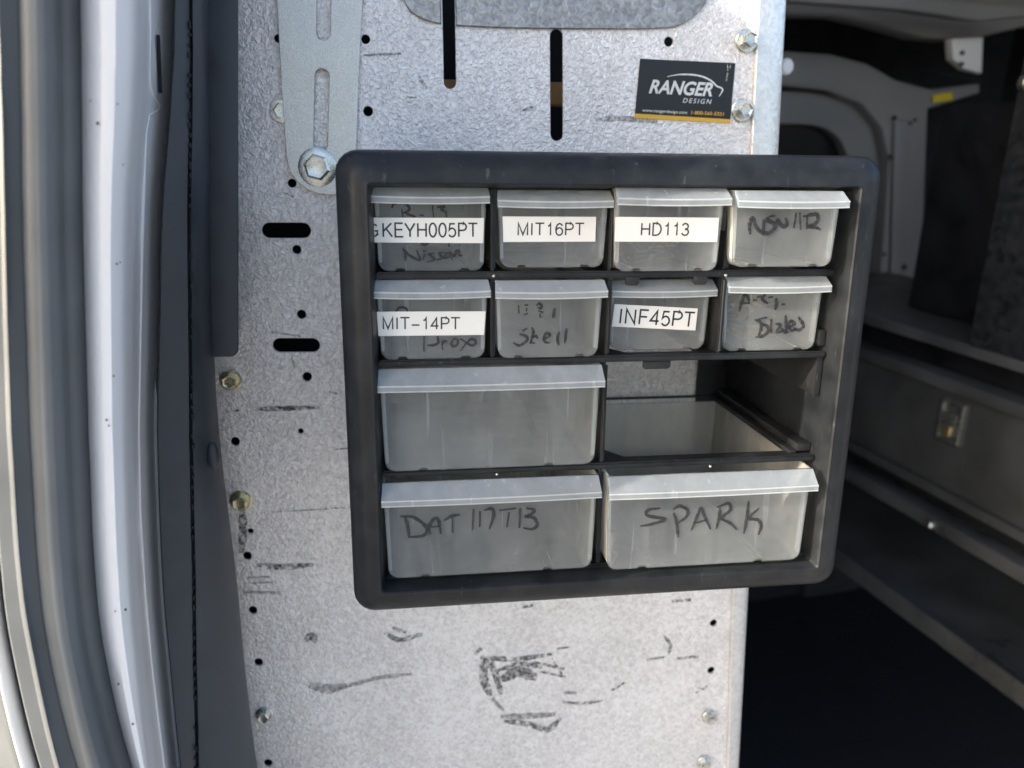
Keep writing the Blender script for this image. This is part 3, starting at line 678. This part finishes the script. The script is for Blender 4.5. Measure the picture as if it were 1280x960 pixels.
# guide rails on the right wall of the empty bay and below
box('guide_rail', (.2545, DP+.001, .1085), (.2582, BKY-.006, .1300), MT['blackin'], CB, .0004)
box('guide_rail', (.2500, DP+.004, .0745), (.2582, BKY-.010, .0790), MT['blackin'], CB, .0008)
box('guide_rail', (.2455, DP+.004, .0735), (.2495, BKY-.010, .0752), MT['blackin'], CB, .0004)
box('guide_rail', (.2545, DP+.001, .1365), (.2582, BKY-.010, .1450), MT['blackin'], CB, .0006)
# stop tabs under the shelves
def tab(px0, px1, py0, py1, y):
    a = at(px0, py0, y); b = at(px1, py1, y)
    plate('stop_tab', [(a.x, a.z), (b.x, a.z), (b.x, b.z+.0012), (b.x-.0012, b.z), (a.x+.0012, b.z), (a.x, b.z+.0012)], [], y, y+.0016, MT['blackin'], CB, bevel=.0003)
tab(804, 838, 452, 461, DP+.002); tab(782, 799, 346, 357, DP-.001); tab(867, 884, 345, 356, DP-.001)
for cx_ in (.094, .116, .213, .239): 
    box('stop_tab', (cx_-.004, DP, .2168), (cx_+.004, DP+.0016, .2189), MT['blackin'], CB, .0003)

# drawers: cloudy tray with a slanted, slightly bowed finger lip
def drawer(x0, x1, zb, zt, yf, depth, label=None, notch=True, back_h=.92, loose=0.):
    """x0..x1 outer width at the rim, zb..zt height, yf = face"""
    d = .0016; r = .005 if (x1-x0) < .08 else .0055; t = .0011
    w0, w1 = x0+d, x1-d   # bottom
    bm = bmesh.new()
    def U(a, b, c, e, n=5, rr=r):  # left rim down, round the bottom, right rim
        pts = [(a, e)]
        for i in range(n+1):
            u = R_(180+90*i/n); pts.append((a+d+rr+rr*math.cos(u) if False else a+d+rr*(1+math.cos(u)), c+rr*(1+math.sin(u))))
        for i in range(n+1):
            u = R_(270+90*i/n); pts.append((b-d-rr*(1-math.cos(u)), c+rr*(1+math.sin(u))))
        pts.append((b, e)); return pts
    out = U(x0, x1, zb, zt); inn = U(x0+t, x1-t, zb+t, zt, rr=r-t)
    # channel
    ya, yb = yf+.0016, yf+depth
    rowsO = [[bm.verts.new((a, y, b)) for a, b in out] for y in (ya, yb)]; rowsI = [[bm.verts.new((a, y, b)) for a, b in inn] for y in (ya, yb)]
    n = len(out)
    for i in range(n-1):
        bm.faces.new((rowsO[0][i], rowsO[0][i+1], rowsO[1][i+1], rowsO[1][i])); bm.faces.new((rowsI[0][i], rowsI[1][i], rowsI[1][i+1], rowsI[0][i+1]))
    for k in (0, n-1): bm.faces.new((rowsO[0][k], rowsO[1][k], rowsI[1][k], rowsI[0][k]))
    # back wall
    B = [bm.verts.new((a, yb+.0001, min(b, zb+(zt-zb)*back_h+.004))) for a, b in out]; B2 = [bm.verts.new((a, yb+t, min(b, zb+(zt-zb)*back_h+.004))) for a, b in out]
    bm.faces.new(B); bm.faces.new(B2[::-1])
    for i in range(n): bm.faces.new((B[i], B2[i], B2[(i+1) % n], B[(i+1) % n]))
    # floor ribs
    wdt = x1-x0
    for f in ((.24, .78) if wdt > .08 else (.2, .8)):
        xx = x0+wdt*f
        for o_ in (-.0022, .0022) if wdt > .08 else (0,): box_bm(bm, (xx+o_-.0003, ya+.001, zb+t), (xx+o_+.0003, yb-.001, zb+t+.0006))
    # stop tooth on the back wall
    DR = finish('drawer', bm, MT['frost'], CB, 40)
    if label: DR['label'] = label
    # face with two notches in its lower edge
    f = [p for p in out]
    bottom = []
    if notch:
        for fx in ((.22, .80) if wdt < .08 else (.185, .77)):
            xx = x0+wdt*fx; nw = .0026
            bottom += [(xx-nw, zb), (xx-nw+.0008, zb+.0013), (xx+nw-.0008, zb+.0013), (xx+nw, zb)]
    L_ = f[:7]+bottom+f[7:]
    F = plate('drawer_front', L_, [], yf, yf+.0015, MT['frostfront'], DR0(DR), bevel=.0003, smooth=None); F.parent = DR
    # lip
    bm = bmesh.new(); N = 14; rowsL = []
    for i in range(N+1):
        s = i/N; bow = .0010*(1-(2*s-1)**2)*(1 if wdt < .08 else .5)
        xa = x0-.0002+s*(wdt+.0004); xf = x0-.0008+s*(wdt+.0016)
        yl = yf-.0072-bow; zl = zt-(.0046 if wdt < .08 else .0070)-bow*.5
        rowsL.append([(xa, yf+.0004, zt), (xa, yf-.0006, zt+.0001), (xf, yl+.0004, zl+.0003), (xf, yl, zl-.0002), (xf, yl-.0003, zl-.0008), (xf, yl-.0002, zl-.0028), (xf, yl+.0002, zl-.0031), (xf, yl+.0009, zl-.0029), (xf, yl+.0010, zl-.0010), (xa, yf-.0002, zt-.0016)])
    G = [[bm.verts.new(p) for p in r2] for r2 in rowsL]
    for A, Bq in zip(G, G[1:]):
        for i in range(10): bm.faces.new((A[i], A[(i+1) % 10], Bq[(i+1) % 10], Bq[i]))
    bm.faces.new(G[0]); bm.faces.new(G[-1][::-1])
    for dy, dz, rr_ in ((0, -.0001, .00042), (-.0002, -.0029, .00032)):  # pale beads painting highlights along the lip's fold and lower edge
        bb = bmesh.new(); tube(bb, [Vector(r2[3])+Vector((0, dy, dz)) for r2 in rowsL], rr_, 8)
        o = finish('lip_highlight', bb, MT['frosthighlight'], CB, 60); o.parent = DR
    for xa_, sg in ((x0, 1), (x1, -1)):  # pale upright strips painting the light caught at the front corners
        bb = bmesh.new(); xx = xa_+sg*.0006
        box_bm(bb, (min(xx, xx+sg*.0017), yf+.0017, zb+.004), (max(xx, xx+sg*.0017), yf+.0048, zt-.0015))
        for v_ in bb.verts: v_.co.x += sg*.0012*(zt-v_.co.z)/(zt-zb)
        bmesh.ops.bevel(bb, geom=bb.edges[:], offset=.0004, segments=2, affect='EDGES'); o = finish('corner_highlight', bb, MT['frosthighlight'], CB, 60); o.parent = DR
    # triangular end webs
    for s, r2 in ((1, rowsL[0]), (-1, rowsL[-1])):
        a, b_, c_ = Vector(r2[1]), Vector(r2[3]), Vector(r2[5])
        a.z -= .0002; tri = [a+Vector((s*.0001, 0, 0)), b_+Vector((s*.0002, .0004, -.0001)), c_+Vector((s*.0002, .0004, 0)), Vector((r2[1][0]+s*.0012, yf-.0002, c_.z))]
        A1 = [bm.verts.new(p) for p in tri]; A2 = [bm.verts.new(p+Vector((s*.0009, 0, 0))) for p in tri]
        bm.faces.new(A1); bm.faces.new(A2[::-1])
        for i in range(4): bm.faces.new((A1[i], A2[i], A2[(i+1) % 4], A1[(i+1) % 4]))
    Lp = finish('finger_lip', bm, MT['frostlip'], CB, 30); Lp.parent = DR
    return DR
def DR0(d): return CB
def under(o, d): o.parent = d; return o
SD = .126
LAB = 'drawer with a white label reading '
spec = {
 'K': (0.0163, 0.0718, 0.1787, 0.2201, 0.0140, SD, 'drawer with a white label reading KEYH005PT over faded marker writing'),
 'M': (0.0770, 0.1334, 0.1802, 0.2184, 0.0130, SD, 'drawer with a white label reading MIT16PT'),
 'H': (0.1348, 0.1912, 0.1789, 0.2200, 0.0050, SD, 'drawer with a white label reading HD113'),
 'N': (0.1948, 0.2516, 0.1812, 0.2191, 0.0015, SD, 'pulled out drawer with smudged marker writing ending in 112'),
 'P': (0.0163, 0.0720, 0.1342, 0.1745, 0.0112, SD, 'drawer with a white label reading MIT-14PT above the marker word Prox'),
 'S': (0.0757, 0.1312, 0.1342, 0.1742, 0.0090, SD, 'drawer with the marker word Shell'),
 'I': (0.1380, 0.1935, 0.1344, 0.1725, 0.0205, SD, 'pushed in drawer with a tilted white label reading INF45PT'),
 'B': (0.1987, 0.2541, 0.1344, 0.1750, 0.0142, SD, 'drawer with smudged marker writing reading Blades'),
 'E': (0.0165, 0.1317, 0.0742, 0.1296, 0.0095, SD, 'wide drawer with a plain unmarked front'),
 'D': (0.0165, 0.1317, 0.0135, 0.0687, 0.0072, SD, 'wide drawer marked DAT 117TB in black marker'),
 'R': (0.1365, 0.2528, 0.0135, 0.0689, 0.0030, .139, 'wide drawer marked SPARK in black marker'),
}
DRW = {}
for k, (a, b, c, d, yf, dp, lb) in spec.items(): DRW[k] = drawer(a, b, c, d, yf, dp, lb)
fy = {k: v[4] for k, v in spec.items()}
# white printed tape labels: plain even-weight sans letters drawn as strokes in a unit-high cell
def arcp(cx, cy, rx, ry, a, b, n=10): return [(cx+rx*math.cos(R_(a+(b-a)*i/n)), cy+ry*math.sin(R_(a+(b-a)*i/n))) for i in range(n+1)]
GL = {
 'K': (.66, [[(.08, 0), (.08, 1)], [(.62, 1), (.10, .42)], [(.27, .60), (.66, 0)]]), 'E': (.60, [[(.58, 1), (.08, 1), (.08, 0), (.60, 0)], [(.08, .53), (.55, .53)]]),
 'Y': (.64, [[(.0, 1), (.32, .42), (.64, 1)], [(.32, .42), (.32, 0)]]), 'H': (.66, [[(.08, 0), (.08, 1)], [(.62, 0), (.62, 1)], [(.08, .52), (.62, .52)]]),
 '0': (.52, [arcp(.28, .5, .23, .5, 0, 360, 20)]), '5': (.52, [[(.46, .97), (.14, .97), (.08, .50)]+arcp(.27, .32, .23, .32, 140, -150, 12)]),
 'P': (.60, [[(.08, 0), (.08, 1), (.36, 1)]+arcp(.36, .74, .22, .26, 90, -90, 8)+[(.08, .48)]]), 'T': (.60, [[(0, 1), (.60, 1)], [(.30, 1), (.30, 0)]]),
 'M': (.76, [[(.08, 0), (.08, 1), (.39, .05), (.70, 1), (.70, 0)]]), 'I': (.22, [[(.11, 0), (.11, 1)]]), '1': (.50, [[(.12, .76), (.24, .80), (.31, .98), (.31, 0)]]),
 '6': (.52, [[(.47, .78), (.43, .90), (.30, .98), (.17, .90), (.07, .68), (.05, .45)]+arcp(.28, .31, .22, .31, 170, -190, 16)]), 'D': (.68, [[(.08, 0), (.08, 1), (.30, 1)]+arcp(.30, .5, .33, .5, 90, -90, 12)+[(.08, 0)]]),
 '3': (.52, [arcp(.26, .73, .20, .25, 165, -80, 10)+arcp(.26, .26, .23, .27, 80, -165, 10)]), '4': (.52, [[(.39, 0), (.39, .97), (.03, .28), (.52, .28)]]),
 'N': (.68, [[(.08, 0), (.08, 1), (.60, .02), (.60, 1)]]), 'F': (.56, [[(.08, 0), (.08, 1), (.56, 1)], [(.08, .53), (.50, .53)]]), '-': (.56, [[(.02, .36), (.54, .36)]]), 'G': (.72, [arcp(.37, .5, .31, .5, 45, 330, 16)+[(.66, .10), (.66, .46), (.40, .46)]]),
}
def print_text(name, txt, x0, x1, z0, z1, y, skew, parent, wt=.125):
    adv = [GL[c][0] for c in txt]; gap = .12; tot = sum(adv)+gap*(len(txt)-1)-.08; H_ = z1-z0; W_ = x1-x0
    bm = bmesh.new(); pen = -.04; q = 0
    off = Vector(parent.location)+(Vector(parent.parent.location) if parent.parent else Vector())
    def pt(a, b): u = (pen+a)/tot; return Vector((x0+u*W_-skew*b*H_/W_, z0+b*H_+u*skew))
    for c, ad in zip(txt, adv):
        for ln in GL[c][1]:
            P = [pt(*p) for p in ln]; hw = wt*H_/2; n = len(P); closed = (P[0]-P[-1]).length < 1e-6; Lf, Rt = [], []
            for i, p in enumerate(P):
                a = P[i-1] if i > 0 else (P[-2] if closed else p-(P[1]-p)); b = P[i+1] if i < n-1 else (P[1] if closed else p+(p-P[i-1]))
                d0 = (p-a).normalized(); d1 = (b-p).normalized(); n0 = Vector((-d0.y, d0.x)); n1 = Vector((-d1.y, d1.x)); mm = n0+n1
                mm = mm.normalized() if mm.length > .3 else n0
                k = hw/max(.35, mm.dot(n0)); Lf.append(p+mm*k); Rt.append(p-mm*k)
            q += 1; yy = y-.000004*(q % 7)
            A = [bm.verts.new(Vector((v.x, yy, v.y))-off) for v in Lf]; B = [bm.verts.new(Vector((v.x, yy, v.y))-off) for v in Rt]
            for i in range(n-1): bm.faces.new((A[i], A[i+1], B[i+1], B[i]))
        pen += ad+gap
    me = bpy.data.meshes.new(name); bm.to_mesh(me); bm.free()
    return link(name, me, MT['print'], parent)
def tape(k, quad, txt, tx0, tx1, ty0, ty1):
    y = fy[k]-.0003
    A = [at(px, py, y) for px, py in quad]
    o = plate('label_strip', [(p.x, p.z) for p in A], [], y-.0003, y, MT['label'], CB, smooth=None); o.parent = DRW[k]
    yy = y-.00042
    sk = (A[1].z-A[0].z)*.9
    l = at(tx0, ty1, yy); r2 = at(tx1, ty1, yy); t_ = at(tx0, ty0, yy)
    o = print_text('lettering', txt, l.x, r2.x, l.z, t_.z, yy, r2.z-l.z if abs(sk) < .0012 else sk, CB); o.parent = DRW[k]
tape('K', [(467, 272), (605, 272.5), (604, 304), (468, 303)], 'KEYH005PT', 478.5, 596, 279, 296)
ga, gb = at(463.5, 295.5, fy['K']-.0008), at(472, 280.5, fy['K']-.0008)
o = print_text('lettering', 'G', ga.x, gb.x, ga.z, gb.z, fy['K']-.0008, 0, CB); o.parent = DRW['K']
tape('M', [(628, 270.5), (745, 271), (744, 302), (629, 302.5)], 'MIT16PT', 647, 729, 279, 294)
tape('H', [(769, 271), (898.5, 272), (896, 302.5), (768, 302)], 'HD113', 801, 860, 279, 294)
tape('P', [(471, 389.5), (607, 389), (605, 418.5), (473, 420)], 'MIT-14PT', 478.5, 574, 397, 411.5)
tape('I', [(768, 380), (872, 385.5), (869, 413), (764.5, 408)], 'INF45PT', 773.5, 866, 386, 404)
def write(k, lines, wd=.0010, mt='ink'):
    wd *= 1.45
    o = strokes('marker_writing', lines, fy[k]-.00035, wd, MT[mt], CB); o.parent = DRW[k]; return o
write('K', crop(450, 220, 7.11, [[(285, 280), (300, 250), (350, 240), (410, 250), (440, 290), (415, 318), (375, 330)], [(372, 300), (380, 362)], [(400, 322), (440, 345), (490, 360)], [(535, 348), (562, 350)], [(645, 268), (652, 362)],
    [(690, 278), (750, 270), (722, 298), (760, 320), (770, 362)], [(545, 598), (575, 612), (610, 598)], [(790, 598), (792, 625)],
    [(404, 752), (400, 690), (385, 648)], [(385, 648), (440, 705), (530, 746), (505, 665)], [(575, 692), (562, 736)], [(572, 668)], [(662, 688), (612, 694), (640, 716), (664, 742), (598, 764)], [(745, 680), (700, 686), (722, 712), (738, 726), (686, 744)],
    [(802, 680), (762, 690), (756, 726), (788, 716), (806, 684), (815, 742)], [(830, 690), (835, 716), (850, 670), (875, 664), (874, 700), (905, 706)]]), .0009)
write('P', crop(455, 335, 8, [[(325, 435), (345, 402), (385, 392), (420, 405), (436, 432)], [(600, 690), (600, 830)], [(636, 774), (700, 770), (742, 745), (735, 685)], [(778, 735), (786, 812)], [(780, 762), (800, 732), (832, 735)],
    [(902, 708), (872, 750), (890, 786), (930, 770), (936, 722), (900, 706)], [(962, 828), (1030, 745), (1070, 712), (1110, 722), (1116, 756), (1076, 776), (1030, 750), (965, 710)]]), .0009)
write('S', crop(610, 335, 8, [[(305, 382), (308, 446)], [(385, 372)], [(386, 408), (385, 426)], [(364, 466), (392, 456)], [(488, 372), (512, 358), (536, 376), (530, 402), (500, 396)], [(510, 430), (546, 442)], [(520, 460), (523, 492)], [(668, 408), (660, 450), (654, 492)],
    [(386, 604), (350, 626)], [(320, 664), (376, 680), (396, 712), (360, 750), (310, 776), (258, 750)], [(440, 600), (452, 650), (424, 752)], [(438, 692), (480, 680), (494, 702)], [(430, 742), (462, 752)],
    [(550, 716), (602, 692), (616, 660), (580, 654), (560, 700), (575, 742), (612, 746)], [(712, 640), (696, 700), (706, 768)], [(786, 608), (776, 680), (770, 748)]]), .0011, 'inkworn')
write('N', crop(900, 225, 8, [[(300, 534), (295, 450), (325, 378), (350, 440), (385, 500), (432, 540)], [(438, 400), (436, 460), (428, 540)], [(500, 368), (466, 400), (530, 430), (544, 480), (480, 532), (430, 514)], [(518, 360), (542, 360)], [(560, 472), (580, 398), (610, 450), (640, 466), (672, 440), (660, 385)],
    [(760, 336), (740, 474)], [(800, 332), (806, 488)], [(838, 362), (900, 350), (964, 342), (982, 390), (950, 440), (888, 466), (960, 476), (1002, 496)], [(872, 362), (868, 480)]]), .0014, 'inkworn')
write('B', crop(890, 335, 8, [[(275, 428), (300, 330), (330, 264), (360, 290), (372, 352)], [(288, 352), (372, 350)], [(430, 322)], [(456, 292), (482, 284)], [(532, 264), (504, 310), (552, 352)], [(568, 296), (602, 290)], [(640, 308), (646, 360), (634, 412)], [(712, 365)],
    [(434, 520), (482, 540), (492, 600), (468, 674)], [(468, 512), (542, 495)], [(490, 560), (552, 582), (562, 632), (510, 680), (440, 692)], [(592, 518), (590, 642)], [(640, 560), (682, 572), (650, 640), (702, 632)], [(736, 480), (742, 642), (698, 608)], [(742, 642), (766, 642)],
    [(768, 592), (822, 562), (790, 530), (768, 572), (790, 622), (832, 620)], [(868, 495), (890, 530), (916, 580), (870, 622), (818, 600)]]), .0013, 'inkworn')
write('D', crop(450, 570, 4, [[(205, 302), (262, 305), (312, 335), (336, 372), (310, 400), (246, 405)], [(225, 306), (238, 350), (246, 405)], [(350, 386), (346, 350), (370, 314), (392, 320), (402, 386)], [(354, 356), (400, 350)], [(424, 320), (460, 300), (496, 294)], [(462, 306), (462, 380)], [(568, 268), (562, 368)], [(600, 280), (598, 352)],
    [(625, 270), (660, 264), (668, 300), (648, 362)], [(700, 272), (776, 262)], [(745, 285), (735, 352)], [(800, 265), (797, 356)], [(835, 262), (872, 270), (850, 295), (825, 302), (870, 310), (886, 345), (860, 366), (820, 360)]]), .0013)
write('R', crop(740, 570, 4, [[(336, 262), (280, 270), (278, 298), (366, 316), (300, 340), (245, 350)], [(410, 288), (424, 340), (430, 402)], [(408, 266), (440, 250), (478, 272), (470, 305), (428, 336)], [(498, 370), (530, 290), (546, 260), (562, 300), (592, 364)], [(510, 336), (572, 320)],
    [(640, 262), (635, 310), (622, 362)], [(628, 256), (682, 237), (692, 270), (648, 310), (690, 335), (722, 366)], [(782, 228), (775, 300), (760, 386)], [(832, 264), (784, 310), (830, 320), (846, 350), (834, 390)]]), .0013)

# key blades lying inside two drawers
def blade():
    root = empty('key_blade', (0, 0, 0), 'x', 'key', None)
    n = 14; pts = [(.0035*math.cos(u), .0045*math.sin(u)) for u in [R_(35+290*i/n) for i in range(n+1)]]
    plate('bow', pts, [circ((-.001, 0), .0012, 10)], -.0007, .0007, MT['brass'], root, axis='z')
    plate('blade', [(.0028, -.0020), (.010, -.0020), (.0125, -.0012), (.0145, -.0022), (.017, -.0008), (.0195, -.002), (.024, -.0015), (.026, .0002), (.0245, .002), (.0028, .0022)], [], -.0006, .0006, MT['brass'], root, axis='z')
    return root
proto = blade(); first = True
def put(p, rot, label, group):
    global first
    if first: r = proto; first = False
    else:
        r = proto.copy(); col.objects.link(r)
        for ch in proto.children:
            c2 = ch.copy(); col.objects.link(c2); c2.parent = r
    r.location = p; r.rotation_euler = rot; r['label'] = label; r['group'] = group
for key, nb, lab, grp in (('B', 12, 'brass key blade blurred behind the front of the Blades drawer', 'key blades in the Blades drawer'), ('H', 8, 'brass key blade blurred behind the front of the HD113 drawer', 'key blades in the HD113 drawer')):
    a, b, c, d, yf, dp, _ = spec[key]
    for i in range(nb):
        ang = random.uniform(-1.2, 1.2)+(math.pi if i % 2 else 0)
        cx_ = (a+b)/2+random.uniform(-.012, .012); 
        put(Vector((cx_-math.cos(ang)*.010, yf+.020+random.uniform(.004, .03), c+.003+.0020*i)), (random.uniform(.5, 1.1), random.uniform(-.1, .1), ang*.35+(math.pi if i % 2 else 0)), lab, grp)
